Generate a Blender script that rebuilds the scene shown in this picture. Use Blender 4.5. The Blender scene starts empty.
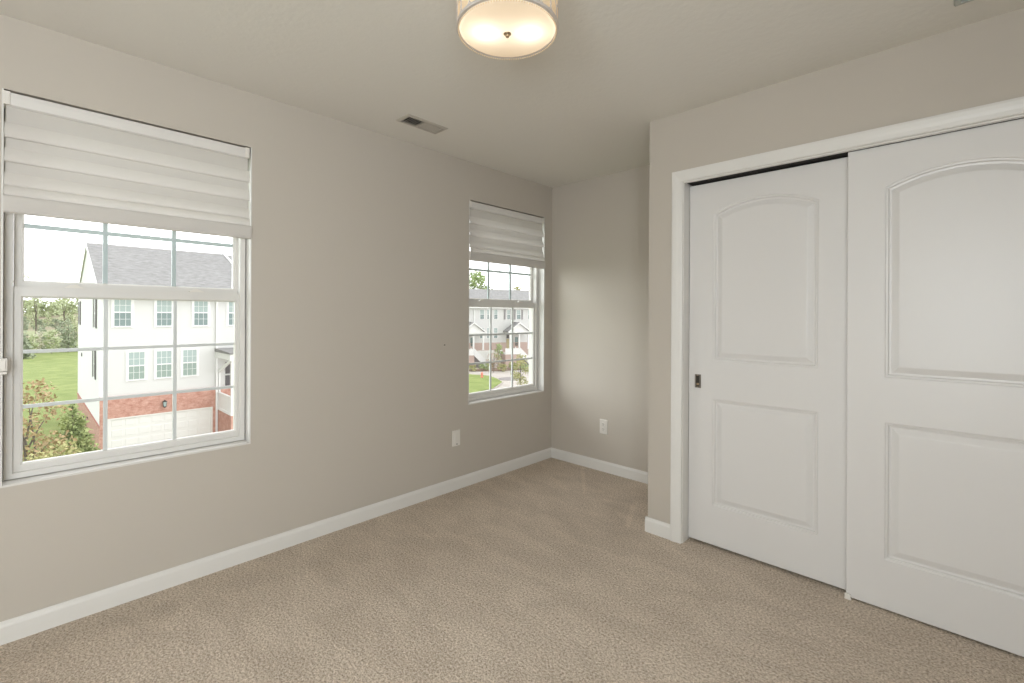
import bpy, bmesh, math, random
from mathutils import Matrix, Vector
R = math.radians
S = bpy.context.scene
COL = S.collection

# ------------------------------------------------------------------ camera
F_PX, V0 = 467.77, 314.96
CAM = Vector((2.682, 0.0, 1.2855))
cam = bpy.data.cameras.new('camera')
cam.sensor_width = 36.0
cam.lens = F_PX * 36.0 / 1024
cam.shift_y = (V0 - 341.5) / 1024
cam.clip_start, cam.clip_end = 0.02, 600
camo = bpy.data.objects.new('camera', cam)
COL.objects.link(camo)
camo.matrix_world = (Matrix.Translation(CAM) @ Matrix.Rotation(R(43.908), 4, 'Z')
                     @ Matrix.Rotation(R(90), 4, 'X') @ Matrix.Rotation(R(0.275), 4, 'Z'))
S.camera = camo

# ------------------------------------------------------------------ view, sky, lights
S.view_settings.view_transform = 'Standard'
S.view_settings.look = 'None'
S.view_settings.gamma = 1
S.view_settings.use_curve_mapping = False
S.view_settings.exposure = 0.0

world = bpy.data.worlds.new('overcast_sky')
S.world = world
world.use_nodes = True
wn = world.node_tree.nodes
wl = world.node_tree.links
bg = wn['Background']
bg.inputs['Strength'].default_value = 3.0
tc = wn.new('ShaderNodeTexCoord')
sep = wn.new('ShaderNodeSeparateXYZ')
rmp = wn.new('ShaderNodeValToRGB')
rmp.color_ramp.elements[0].position = 0.0
rmp.color_ramp.elements[0].color = (0.965, 0.975, 0.99, 1)
rmp.color_ramp.elements[1].position = 0.8
rmp.color_ramp.elements[1].color = (0.97, 0.98, 1.0, 1)
wl.new(tc.outputs['Generated'], sep.inputs[0])
wl.new(sep.outputs['Z'], rmp.inputs[0])
# cloud deck brighter around the veiled sun (-X, +Y), duller towards -Y
r2 = wn.new('ShaderNodeMapRange')
r2.inputs['From Min'].default_value, r2.inputs['From Max'].default_value = -0.75, 0.0
r2.inputs['To Min'].default_value, r2.inputs['To Max'].default_value = 0.35, 1.0
wl.new(sep.outputs['Y'], r2.inputs['Value'])
mul = wn.new('ShaderNodeMix')
mul.data_type = 'RGBA'
mul.blend_type = 'MULTIPLY'
mul.inputs[0].default_value = 1.0
wl.new(rmp.outputs[0], mul.inputs[6])
wl.new(r2.outputs[0], mul.inputs[7])
wl.new(mul.outputs[2], bg.inputs['Color'])


def area_light(name, loc, rot, sx, sy, power, color):
    l = bpy.data.lights.new(name, 'AREA')
    l.shape = 'RECTANGLE'
    l.size, l.size_y = sx, sy
    l.energy = power
    l.color = color
    o = bpy.data.objects.new(name, l)
    o.location = loc
    o.rotation_euler = rot
    COL.objects.link(o)
    return o


# daylight arriving through the rear window of the room (behind the camera)
REAR = -1.70
RIGHT = 3.60
area_light('rear_window_daylight', (2.86, REAR - 0.22, 1.38), (R(90), 0, 0), 0.88, 1.55, 66.0, (0.88, 0.945, 1.0))
# added fill light behind an assumed, unseen window in the right wall
area_light('added_side_fill', (RIGHT + 0.22, -0.92, 1.43), (R(90), 0, R(90)), 1.3, 1.5, 85.0, (0.87, 0.94, 1.0))
# hazy glow of the veiled sun, low over the far side of the court
sun = bpy.data.lights.new('veiled_sun', 'SUN')
sun.energy = 3.7
sun.angle = R(50)
sun.color = (0.90, 0.97, 1.0)
suno = bpy.data.objects.new('veiled_sun', sun)
suno.rotation_euler = Vector((0.82, 0.56, -0.20)).to_track_quat('-Z', 'Y').to_euler()
COL.objects.link(suno)


# ------------------------------------------------------------------ material helpers
def lin(c):
    return tuple(((v / 255) / 12.92 if v / 255 <= 0.04045 else (((v / 255) + 0.055) / 1.055) ** 2.4) for v in c) + (1,)


def mat(name, rgb, rough=0.6, metal=0.0, spec=0.5):
    m = bpy.data.materials.new(name)
    m.use_nodes = True
    b = m.node_tree.nodes['Principled BSDF']
    b.inputs['Base Color'].default_value = lin(rgb)
    b.inputs['Roughness'].default_value = rough
    b.inputs['Metallic'].default_value = metal
    b.inputs['Specular IOR Level'].default_value = spec
    return m


def nodes(m):
    return m.node_tree.nodes, m.node_tree.links, m.node_tree.nodes['Principled BSDF']


def add_noise(m, rgb2, scale, lo=0.35, hi=0.65, detail=3, bump=0.0, bdist=0.01, bscale=None, coord='Object', stretch=None):
    """mix the base colour with rgb2 by noise; optional noise bump"""
    n, l, b = nodes(m)
    t = n.new('ShaderNodeTexCoord')
    src = t.outputs[coord]
    if stretch:
        mp = n.new('ShaderNodeMapping')
        mp.inputs['Scale'].default_value = stretch
        l.new(src, mp.inputs[0])
        src = mp.outputs[0]
    if rgb2:
        no = n.new('ShaderNodeTexNoise')
        no.inputs['Scale'].default_value = scale
        no.inputs['Detail'].default_value = detail
        l.new(src, no.inputs['Vector'])
        r = n.new('ShaderNodeValToRGB')
        r.color_ramp.elements[0].position = lo
        r.color_ramp.elements[1].position = hi
        r.color_ramp.elements[0].color = b.inputs['Base Color'].default_value[:]
        r.color_ramp.elements[1].color = lin(rgb2)
        l.new(no.outputs['Fac'], r.inputs[0])
        l.new(r.outputs[0], b.inputs['Base Color'])
    if bump:
        nb = n.new('ShaderNodeTexNoise')
        nb.inputs['Scale'].default_value = bscale or scale
        nb.inputs['Detail'].default_value = 4
        l.new(src, nb.inputs['Vector'])
        bp = n.new('ShaderNodeBump')
        bp.inputs['Strength'].default_value = bump
        bp.inputs['Distance'].default_value = bdist
        l.new(nb.outputs['Fac'], bp.inputs['Height'])
        l.new(bp.outputs[0], b.inputs['Normal'])
    return m


def glass_mat(name, tint, refl):
    m = bpy.data.materials.new(name)
    m.use_nodes = True
    n, l = m.node_tree.nodes, m.node_tree.links
    n.remove(n['Principled BSDF'])
    tr = n.new('ShaderNodeBsdfTransparent')
    tr.inputs[0].default_value = tint
    gl = n.new('ShaderNodeBsdfGlossy')
    gl.inputs['Roughness'].default_value = 0.02
    mx = n.new('ShaderNodeMixShader')
    mx.inputs[0].default_value = refl
    l.new(tr.outputs[0], mx.inputs[1])
    l.new(gl.outputs[0], mx.inputs[2])
    l.new(mx.outputs[0], n['Material Output'].inputs[0])
    return m


def translucent_mat(name, rgb, fac, rough=0.6):
    """cloth or frosted glass: diffuse mixed with translucent"""
    m = bpy.data.materials.new(name)
    m.use_nodes = True
    n, l = m.node_tree.nodes, m.node_tree.links
    n.remove(n['Principled BSDF'])
    d = n.new('ShaderNodeBsdfDiffuse')
    d.inputs[0].default_value = lin(rgb)
    t = n.new('ShaderNodeBsdfTranslucent')
    t.inputs[0].default_value = lin(rgb)
    mx = n.new('ShaderNodeMixShader')
    mx.inputs[0].default_value = fac
    l.new(d.outputs[0], mx.inputs[1])
    l.new(t.outputs[0], mx.inputs[2])
    l.new(mx.outputs[0], n['Material Output'].inputs[0])
    return m


def brick_mat(name, c1, c2, mortar, axes):
    """axes: which object axes run along / up the wall"""
    m = mat(name, c1, 0.9)
    n, l, b = nodes(m)
    t = n.new('ShaderNodeTexCoord')
    s = n.new('ShaderNodeSeparateXYZ')
    cmb = n.new('ShaderNodeCombineXYZ')
    l.new(t.outputs['Object'], s.inputs[0])
    l.new(s.outputs[axes[0]], cmb.inputs[0])
    l.new(s.outputs[axes[1]], cmb.inputs[1])
    br = n.new('ShaderNodeTexBrick')
    br.inputs['Color1'].default_value = lin(c1)
    br.inputs['Color2'].default_value = lin(c2)
    br.inputs['Mortar'].default_value = lin(mortar)
    br.inputs['Scale'].default_value = 1.0
    br.inputs['Brick Width'].default_value = 0.215
    br.inputs['Row Height'].default_value = 0.075
    br.inputs['Mortar Size'].default_value = 0.011
    br.inputs['Bias'].default_value = 0.1
    l.new(cmb.outputs[0], br.inputs['Vector'])
    no = n.new('ShaderNodeTexNoise')
    no.inputs['Scale'].default_value = 3.2
    no.inputs['Detail'].default_value = 6
    no.inputs['Roughness'].default_value = 0.8
    l.new(cmb.outputs[0], no.inputs['Vector'])
    rr = n.new('ShaderNodeValToRGB')
    rr.color_ramp.elements[0].position, rr.color_ramp.elements[0].color = 0.36, lin(c1)
    rr.color_ramp.elements[1].position, rr.color_ramp.elements[1].color = 0.64, lin(c2)
    l.new(no.outputs['Fac'], rr.inputs[0])
    mx = n.new('ShaderNodeMix')
    mx.data_type = 'RGBA'
    mx.inputs[0].default_value = 0.7
    l.new(br.outputs['Color'], mx.inputs[6])
    l.new(rr.outputs[0], mx.inputs[7])
    l.new(mx.outputs[2], b.inputs['Base Color'])
    return m


M = {}
# interior
M['wall'] = add_noise(mat('greige_wall_paint', (191, 183, 172), 0.75, spec=0.25), None, 0, bump=0.08, bdist=0.002, bscale=180)
M['ceiling'] = add_noise(mat('textured_ceiling_paint', (224, 220, 212), 0.85, spec=0.2), None, 0, bump=0.35, bdist=0.004, bscale=42)
M['trim'] = mat('white_trim_paint', (222, 219, 214), 0.38)
M['door'] = add_noise(mat('white_door_paint', (217, 214, 211), 0.36), None, 0, bump=0.05, bdist=0.001, bscale=120, stretch=(3, 3, 0.3))
M['vinyl'] = mat('white_vinyl', (214, 211, 206), 0.4)
M['muntin'] = mat('grille_bar_white', (205, 208, 206), 0.45)
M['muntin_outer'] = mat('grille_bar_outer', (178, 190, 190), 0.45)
M['glass'] = glass_mat('window_glass', (0.985, 0.988, 0.982, 1), 0.035)
M['shade_light'] = translucent_mat('shade_opaque_weave', (211, 206, 200), 0.16)
M['shade_dark'] = translucent_mat('shade_sheer_weave', (202, 197, 191), 0.10)
M['shade_rail'] = mat('shade_aluminium_white', (216, 212, 207), 0.4)
M['plastic'] = mat('white_plastic', (224, 219, 211), 0.35)
M['slot'] = mat('dark_slot', (70, 64, 58), 0.6)
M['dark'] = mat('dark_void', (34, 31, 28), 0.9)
M['vent_white'] = mat('vent_enamel', (182, 175, 164), 0.5)
M['vent_grey'] = mat('vent_grey_enamel', (176, 178, 172), 0.5)
M['nickel'] = mat('satin_nickel', (170, 150, 124), 0.4, 1.0)
M['pull_metal'] = mat('aged_bronze', (128, 122, 114), 0.5, 0.8)
M['dark_nickel'] = mat('recess_bronze', (66, 62, 58), 0.5, 0.6)
M['ring'] = mat('brushed_grey_metal', (206, 199, 194), 0.45, 0.3)
M['lamp_glass'] = translucent_mat('frosted_lamp_glass', (250, 243, 230), 0.62)
M['lamp_fabric'] = translucent_mat('cream_lamp_fabric', (246, 232, 208), 0.45)
M['closet'] = mat('closet_inside_paint', (120, 112, 104), 0.9)


STROKES = [((0.38, 3.25), (0.72, 2.81), 0.022, 0.1), ((0.24, 2.94), (0.59, 2.76), 0.03, 0.07), ((1.07, 2.9), (1.21, 2.55), 0.028, 0.1), ((0.81, 2.98), (0.97, 2.6), 0.1, 0.06), ((0.99, 2.77), (1.07, 2.97), 0.09, -0.06), ((0.23, 2.14), (0.69, 2.15), 0.1, 0.05), ((0.16, 2.34), (0.58, 2.37), 0.08, -0.05), ((0.13, 0.1), (0.17, 0.37), 0.1, -0.05), ((0.16, 0.48), (0.3, 1.11), 0.1, -0.05), ((0.15, 0.41), (0.23, 0.42), 0.05, -0.08)]


def carpet():
    m = mat('beige_cut_pile_carpet', (176, 156, 138), 0.95, spec=0.1)
    n, l, b = nodes(m)
    t = n.new('ShaderNodeTexCoord')
    fine = n.new('ShaderNodeTexNoise')
    fine.inputs['Scale'].default_value = 105
    fine.inputs['Detail'].default_value = 5
    fine.inputs['Roughness'].default_value = 0.85
    l.new(t.outputs['Object'], fine.inputs['Vector'])
    r = n.new('ShaderNodeValToRGB')
    e = r.color_ramp.elements
    e[0].position, e[0].color = 0.34, lin((126, 112, 97))
    e[1].position, e[1].color = 0.66, lin((246, 235, 221))
    mid = e.new(0.5)
    mid.color = lin((205, 189, 171))
    l.new(fine.outputs['Fac'], r.inputs[0])
    # brushed nap: broad direction changes and thin vacuum strokes
    mp = n.new('ShaderNodeMapping')
    mp.inputs['Rotation'].default_value = (0, 0, R(35))
    mp.inputs['Scale'].default_value = (1.6, 3.2, 1)
    l.new(t.outputs['Object'], mp.inputs[0])
    nap = n.new('ShaderNodeTexNoise')
    nap.inputs['Scale'].default_value = 2.2
    nap.inputs['Detail'].default_value = 5
    nap.inputs['Distortion'].default_value = 0.8
    l.new(mp.outputs[0], nap.inputs['Vector'])
    r2 = n.new('ShaderNodeValToRGB')
    r2.color_ramp.elements[0].position, r2.color_ramp.elements[0].color = 0.36, (0.91, 0.905, 0.90, 1)
    r2.color_ramp.elements[1].position, r2.color_ramp.elements[1].color = 0.64, (1.04, 1.04, 1.04, 1)
    l.new(nap.outputs['Fac'], r2.inputs[0])
    mx = n.new('ShaderNodeMix')
    mx.data_type = 'RGBA'
    mx.blend_type = 'MULTIPLY'
    mx.inputs[0].default_value = 1.0
    l.new(r.outputs[0], mx.inputs[6])
    l.new(r2.outputs[0], mx.inputs[7])
    # vacuum strokes in the pile; dark ones by the left baseboard paint shade
    col = mx.outputs[2]
    for (a, c, w, amp) in STROKES:
        ax, ay, dx, dy = a[0], a[1], c[0] - a[0], c[1] - a[1]
        def vm(op, i0, i1=None):
            q = n.new('ShaderNodeVectorMath')
            q.operation = op
            for k, i in enumerate((i0, i1)):
                if i is None:
                    continue
                if isinstance(i, tuple):
                    q.inputs[k].default_value = i
                else:
                    l.new(i, q.inputs[k])
            return q
        rel = vm('SUBTRACT', t.outputs['Object'], (ax, ay, 0)).outputs[0]
        dt = vm('DOT_PRODUCT', rel, (dx, dy, 0)).outputs['Value']
        hh = n.new('ShaderNodeMath')
        hh.operation = 'DIVIDE'
        hh.use_clamp = True
        l.new(dt, hh.inputs[0])
        hh.inputs[1].default_value = dx * dx + dy * dy
        sc = vm('SCALE', (dx, dy, 0))
        l.new(hh.outputs[0], sc.inputs['Scale'])
        dist = vm('LENGTH', vm('SUBTRACT', rel, sc.outputs[0]).outputs[0]).outputs['Value']
        mr = n.new('ShaderNodeMapRange')
        mr.interpolation_type = 'SMOOTHSTEP'
        mr.inputs['From Min'].default_value = w * .25
        mr.inputs['From Max'].default_value = w
        mr.inputs['To Min'].default_value = 1 + amp
        mr.inputs['To Max'].default_value = 1
        l.new(dist, mr.inputs['Value'])
        m2 = n.new('ShaderNodeMix')
        m2.data_type = 'RGBA'
        m2.blend_type = 'MULTIPLY'
        m2.inputs[0].default_value = 1
        l.new(col, m2.inputs[6])
        l.new(mr.outputs[0], m2.inputs[7])
        col = m2.outputs[2]
    l.new(col, b.inputs['Base Color'])
    vb = n.new('ShaderNodeTexNoise')
    vb.inputs['Scale'].default_value = 140
    vb.inputs['Detail'].default_value = 4
    l.new(t.outputs['Object'], vb.inputs['Vector'])
    bp = n.new('ShaderNodeBump')
    bp.inputs['Strength'].default_value = 0.7
    bp.inputs['Distance'].default_value = 0.012
    l.new(vb.outputs['Fac'], bp.inputs['Height'])
    l.new(bp.outputs[0], b.inputs['Normal'])
    return m


M['carpet'] = carpet()

# exterior
M['siding'] = mat('white_lap_siding', (214, 214, 211), 0.7, spec=0.2)
M['ext_trim'] = mat('exterior_white_trim', (232, 232, 230), 0.6)
M['roof'] = add_noise(mat('grey_asphalt_shingle', (128, 127, 126), 0.95, spec=0.1), (156, 155, 154), 3.0, detail=8, lo=0.3, hi=0.7, stretch=(1, 2.2, 2.2))
M['brick_front'] = brick_mat('red_brick_front', (164, 106, 90), (212, 172, 156), (194, 166, 152), (0, 2))
M['brick_front_porch'] = brick_mat('red_brick_porch', (164, 106, 90), (212, 172, 156), (194, 166, 152), (1, 2))
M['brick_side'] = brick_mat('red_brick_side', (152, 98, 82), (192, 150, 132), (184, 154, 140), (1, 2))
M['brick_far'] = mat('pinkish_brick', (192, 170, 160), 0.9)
M['red_cap'] = mat('brick_ledge', (164, 100, 86), 0.8)
M['garage'] = mat('garage_door_white', (228, 228, 222), 0.6)
M['pane_hi'] = mat('pane_with_blind', (158, 174, 170), 0.15)
M['pane_mid'] = mat('pane_with_green_blind', (138, 156, 146), 0.15)
M['pane_lo'] = mat('pane_dark', (116, 134, 132), 0.12)
M['shutter'] = mat('grey_shutter', (116, 112, 113), 0.7)
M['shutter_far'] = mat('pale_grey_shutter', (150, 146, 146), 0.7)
M['black_metal'] = mat('black_metal', (56, 50, 50), 0.5)
M['dark_door'] = mat('dark_entry_door', (84, 80, 82), 0.5)
M['tan_door'] = mat('tan_entry_door', (186, 172, 134), 0.5)
M['step'] = mat('grey_concrete_step', (128, 122, 120), 0.9)
M['lawn'] = add_noise(mat('mown_grass', (112, 126, 72), 0.95, spec=0.1), (138, 148, 92), 0.6, detail=8, lo=0.3, hi=0.7)
M['concrete'] = add_noise(mat('pale_concrete', (168, 160, 152), 0.9, spec=0.1), (178, 172, 166), 0.8)
M['mulch'] = add_noise(mat('mulch_bed', (112, 92, 78), 0.95), (132, 112, 96), 6)
M['hill'] = add_noise(mat('wooded_hill', (148, 136, 122), 1.0, spec=0.0), (150, 156, 124), 0.12, detail=8)
M['bark'] = mat('bark', (104, 96, 88), 0.95)
M['leaf_conifer'] = add_noise(mat('conifer_needles', (116, 132, 80), 0.8), (172, 180, 122), 2.0)
M['leaf_yellow'] = add_noise(mat('yellow_green_leaves', (146, 152, 96), 0.8), (178, 172, 122), 2.0)
M['leaf_brown'] = add_noise(mat('reddish_young_leaves', (148, 132, 88), 0.8), (176, 152, 118), 3.0)
M['leaf_pale'] = add_noise(mat('pale_leaves_haze_tint', (166, 176, 136), 0.85), (192, 198, 164), 0.8)  # pale leaves, lightened further so the colour carries distance haze
M['leaf_far'] = add_noise(mat('conifer_haze_tint', (142, 152, 128), 0.9), (164, 172, 148), 0.5)  # needle colour paled to stand in for haze in the air
M['leaf_green'] = add_noise(mat('fresh_green_leaves', (140, 160, 100), 0.85), (170, 184, 132), 1.0)
M['blossom'] = mat('white_blossom', (206, 202, 184), 0.9)
M['leaf_pink'] = add_noise(mat('pinkish_buds', (178, 150, 136), 0.9), (190, 170, 150), 3.0)
M['orange'] = mat('orange_plastic', (226, 130, 110), 0.5)


# ------------------------------------------------------------------ mesh helpers
class MB:
    """collects shapes; build() links them as one mesh object"""

    def __init__(self):
        self.v, self.f, self.mi, self.mats = [], [], [], []
        self.cur = 0
        self.smooth = False
        self.sm = []

    def use(self, m):
        if m not in self.mats:
            self.mats.append(m)
        self.cur = self.mats.index(m)
        return self

    def face(self, idx):
        self.f.append(tuple(idx))
        self.mi.append(self.cur)
        self.sm.append(self.smooth)

    def poly(self, pts):
        b = len(self.v)
        self.v += [tuple(p) for p in pts]
        self.face(range(b, b + len(pts)))

    def box(self, x0, x1, y0, y1, z0, z1):
        b = len(self.v)
        self.v += [(x0, y0, z0), (x1, y0, z0), (x1, y1, z0), (x0, y1, z0), (x0, y0, z1), (x1, y0, z1), (x1, y1, z1), (x0, y1, z1)]
        for q in ((0, 3, 2, 1), (4, 5, 6, 7), (0, 1, 5, 4), (1, 2, 6, 5), (2, 3, 7, 6), (3, 0, 4, 7)):
            self.face([b + i for i in q])
        return self

    def prism(self, prof, fn, a, b_, cap=True):
        """closed profile of 2D points; fn(p, t) -> 3D; extruded from t=a to t=b_"""
        b = len(self.v)
        n = len(prof)
        for t in (a, b_):
            self.v += [tuple(fn(p, t)) for p in prof]
        for i in range(n):
            j = (i + 1) % n
            self.face((b + i, b + j, b + n + j, b + n + i))
        if cap:
            self.face(range(b + n - 1, b - 1, -1))
            self.face(range(b + n, b + 2 * n))
        return self

    def loops(self, L, close=True, cap0=False, cap1=False):
        b = len(self.v)
        n = len(L[0])
        for lp in L:
            self.v += [tuple(p) for p in lp]
        for k in range(len(L) - 1):
            for i in range(n if close else n - 1):
                j = (i + 1) % n
                self.face((b + k * n + i, b + k * n + j, b + (k + 1) * n + j, b + (k + 1) * n + i))
        if cap0:
            self.face(range(b + n - 1, b - 1, -1))
        if cap1:
            e = b + (len(L) - 1) * n
            self.face(range(e, e + n))
        return self

    def tube(self, pts, r, seg=6, r1=None):
        pts = [Vector(p) for p in pts]
        L = []
        for i, p in enumerate(pts):
            d = (pts[min(i + 1, len(pts) - 1)] - pts[max(i - 1, 0)]).normalized()
            a = d.orthogonal().normalized() if abs(d.z) > .99 else d.cross(Vector((0, 0, 1))).normalized()
            c = d.cross(a)
            rr = r if r1 is None else r + (r1 - r) * i / max(1, len(pts) - 1)
            L.append([p + (a * math.cos(t) + c * math.sin(t)) * rr for t in (2 * math.pi * k / seg for k in range(seg))])
        return self.loops(L, True, True, True)

    def lathe(self, prof, cx, cy, seg=48):
        """prof: list of (r, z) from top to bottom"""
        L = [[(cx + r * math.cos(2 * math.pi * k / seg), cy + r * math.sin(2 * math.pi * k / seg), z) for k in range(seg)] for r, z in prof]
        return self.loops(L, True)

    def build(self, name, m, parent=None, smooth=False, bevel=0.0, fix=True):
        me = bpy.data.meshes.new(name)
        me.from_pydata(self.v, [], self.f)
        ms = self.mats or [m]
        for q in ms:
            me.materials.append(q)
        if self.mats:
            me.polygons.foreach_set('material_index', self.mi)
        sm = [s or smooth for s in self.sm]
        me.polygons.foreach_set('use_smooth', sm)
        if fix:
            bm = bmesh.new()
            bm.from_mesh(me)
            bmesh.ops.recalc_face_normals(bm, faces=bm.faces)
            bm.to_mesh(me)
            bm.free()
        me.update()
        o = bpy.data.objects.new(name, me)
        COL.objects.link(o)
        if parent:
            o.parent = parent
        if bevel:
            bv = o.modifiers.new('edge', 'BEVEL')
            bv.width = bevel
            bv.segments = 2
            bv.limit_method = 'ANGLE'
        return o


def tag(o, label=None, cat=None, group=None, kind=None):
    if label:
        o['label'] = label
    if cat:
        o['category'] = cat
    if group:
        o['group'] = group
    if kind:
        o['kind'] = kind
    return o


def empty(name, loc=(0, 0, 0), rz=0.0):
    o = bpy.data.objects.new(name, None)
    o.empty_display_size = 0.1
    o.location = loc
    o.rotation_euler = (0, 0, rz)
    COL.objects.link(o)
    return o


# ------------------------------------------------------------------ room shell
H = 2.44
YB, XC, YC = 3.307, 1.335, 2.575        # back wall, closet corner, closet front
WZ0, WZ1, WW = 0.605, 2.155, 0.886      # window openings
W1Y, W2Y = -0.068, 2.315
T = 0.16


def struct(o, label=None, cat=None):
    return tag(o, label, cat, kind='structure')


b = MB().box(-T, RIGHT + .1, REAR - .1, YB + .1, -0.12, 0.0)
struct(b.build('floor', M['carpet']), 'beige cut pile carpet covering the whole room floor', 'floor')
# ceiling with a duct hole for each register
VENTS = [(0.268, 0.368, 1.535, 1.795), (2.671, 2.931, 2.045, 2.360)]
b = MB()
xs = sorted({-T, RIGHT + .1} | {v for q in VENTS for v in q[:2]})
ys = sorted({REAR - .1, YB + .1} | {v for q in VENTS for v in q[2:]})
for i in range(len(xs) - 1):
    for j in range(len(ys) - 1):
        mx_, my_ = (xs[i] + xs[i + 1]) / 2, (ys[j] + ys[j + 1]) / 2
        if any(q[0] < mx_ < q[1] and q[2] < my_ < q[3] for q in VENTS):
            continue
        b.box(xs[i], xs[i + 1], ys[j], ys[j + 1], H, H + .12)
struct(b.build('ceiling', M['ceiling']), 'flat textured beige ceiling', 'ceiling')


def wall_with_holes(name, plane, t0, t1, a0, a1, holes, m, label):
    """plane 'x': spans y a0..a1, thickness x t0..t1; plane 'y': spans x"""
    b = MB()
    us = sorted({a0, a1} | {v for h in holes for v in h[:2]})
    zs = sorted({0.0, H} | {v for h in holes for v in h[2:]})
    for i in range(len(us) - 1):
        for j in range(len(zs) - 1):
            u, z = (us[i] + us[i + 1]) / 2, (zs[j] + zs[j + 1]) / 2
            if any(h[0] < u < h[1] and h[2] < z < h[3] for h in holes):
                continue
            if plane == 'x':
                b.box(t0, t1, us[i], us[i + 1], zs[j], zs[j + 1])
            else:
                b.box(us[i], us[i + 1], t0, t1, zs[j], zs[j + 1])
    return struct(b.build(name, m), label, 'wall')


wall_with_holes('wall_left', 'x', -T, 0, REAR - .1, YB + .1,
                [(W1Y, W1Y + WW, WZ0, WZ1), (W2Y, W2Y + WW, WZ0, WZ1)], M['wall'], 'greige painted wall with two windows')
wall_with_holes('wall_back', 'y', YB, YB + .1, 0, RIGHT + .1, [], M['wall'], 'narrow greige back wall beside the closet')
DX0, DX1, DZ = 1.547, 3.072, 2.040
wall_with_holes('wall_closet', 'y', YC, YC + .115, XC, RIGHT, [(DX0, DX1, 0, DZ)], M['wall'], 'greige closet front wall around the sliding doors')
b = MB().box(XC, XC + .1, YC + .115, YB, 0, H)
struct(b.build('wall_closet_side', M['wall']), 'greige closet side wall facing the window wall', 'wall')
SW = (-1.56, -0.28, 0.70, 2.155)
wall_with_holes('wall_right', 'x', RIGHT, RIGHT + .1, REAR - .1, YB + .1, [SW], M['wall'], 'greige right wall with a wide window added for fill light')
RW = (2.42, 3.30, 0.605, 2.155)
wall_with_holes('wall_rear', 'y', REAR - .1, REAR, 0, RIGHT, [RW], M['wall'], 'greige rear wall with a window behind the camera')


# baseboards: moulded profile (thickness, height)
BP = [(0, 0), (.0125, 0), (.0125, .066), (.010, .074), (.006, .080), (.0045, .086), (0, .086)]


def baseboard(name, pts_fn, a, b_, label):
    o = MB().prism(BP, pts_fn, a, b_).build(name, M['trim'])
    return struct(o, label, 'baseboard')


baseboard('baseboard_left', lambda p, t: (p[0], t, p[1]), REAR, YB, 'white baseboard under the two windows')
baseboard('baseboard_back', lambda p, t: (t, YB - p[0], p[1]), 0.0, XC, 'white baseboard on the back wall')
CAS = .060
baseboard('baseboard_closet', lambda p, t: (t, YC - p[0], p[1]), XC - .0125, DX0 - CAS - .003, 'short white baseboard left of the closet casing')
baseboard('baseboard_closet_side', lambda p, t: (XC - p[0], t, p[1]), YC, YB, 'white baseboard on the closet side wall')
baseboard('baseboard_rear', lambda p, t: (t, REAR + p[0], p[1]), 0.0, RIGHT, 'white baseboard on the rear wall')
baseboard('baseboard_right', lambda p, t: (RIGHT - p[0], t, p[1]), REAR, YC, 'white baseboard on the right wall')

# closet casing: mitred colonial profile round the opening, (across from inner edge, proud)
CP = [(0, 0), (0, .010), (.006, .0125), (.020, .0135), (.034, .0165), (.050, .018), (.060, .0165), (.060, 0)]
b = MB()
x0, x1, zt = DX0 - .004, DX1 + .004, DZ + .004
L = []
for (px, pz, dx, dz) in ((x0, 0, -1, 0), (x0, zt, -1, 1), (x1, zt, 1, 1), (x1, 0, 1, 0)):
    L.append([(px + dx * w, YC - p, pz + dz * w) for w, p in CP])
b.loops(L, True, True, True)
trim1 = struct(b.build('trim_1', M['trim']), 'white moulded casing round the sliding closet doors', 'door casing')
b = MB()
b.box(DX0 - .003, DX0 + .001, YC - .001, YC + .115, 0, DZ)
b.box(DX1 - .006, DX1 + .002, YC - .001, YC + .115, 0, DZ)
b.box(DX0, DX1, YC - .001, YC + .020, DZ - .004, DZ + .003)
b.build('door_jamb', M['trim'], trim1)
b = MB().box(DX0 + .006, DX1 - .006, YC + .020, YC + .112, DZ - .003, DZ + .002)
tr = b.build('door_track', M['dark'], trim1)
tag(tr, 'dark recessed sliding track')
# closet interior
b = MB()
b.box(XC + .1, RIGHT, YB - .01, YB - .002, 0, H)
struct(b.build('wall_closet_inside', M['closet']), 'inside back of the closet', 'wall')


# ------------------------------------------------------------------ sliding closet doors
def inset(poly, d):
    """offset a convex CCW polygon inwards"""
    n = len(poly)
    out = []
    for i in range(n):
        p0, p1, p2 = Vector(poly[i - 1]), Vector(poly[i]), Vector(poly[(i + 1) % n])
        e1, e2 = (p1 - p0).normalized(), (p2 - p1).normalized()
        n1, n2 = Vector((-e1.y, e1.x)), Vector((-e2.y, e2.x))
        k = n1 + n2
        out.append(p1 + k * (d / max(.3, 1 + n1.dot(n2))))
    return out


def panel_outline(xa, xb, za, zb, rise):
    pts = [(xa, za), (xb, za), (xb, zb)]
    if rise:
        w = xb - xa
        rad = (w * w / 4 + rise * rise) / (2 * rise)
        cx, cz = (xa + xb) / 2, zb + rise - rad
        a1 = math.asin((w / 2) / rad)
        N = 12
        for k in range(1, N):
            a = a1 - 2 * a1 * k / N
            pts.append((cx + rad * math.sin(a), cz + rad * math.cos(a)))
    pts.append((xa, zb))
    return pts


PROF = [(0, 0), (.004, .0035), (.010, .0045), (.014, .0120), (.022, .0132), (.028, .0105), (.046, .0030), (.050, .0022)]


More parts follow.
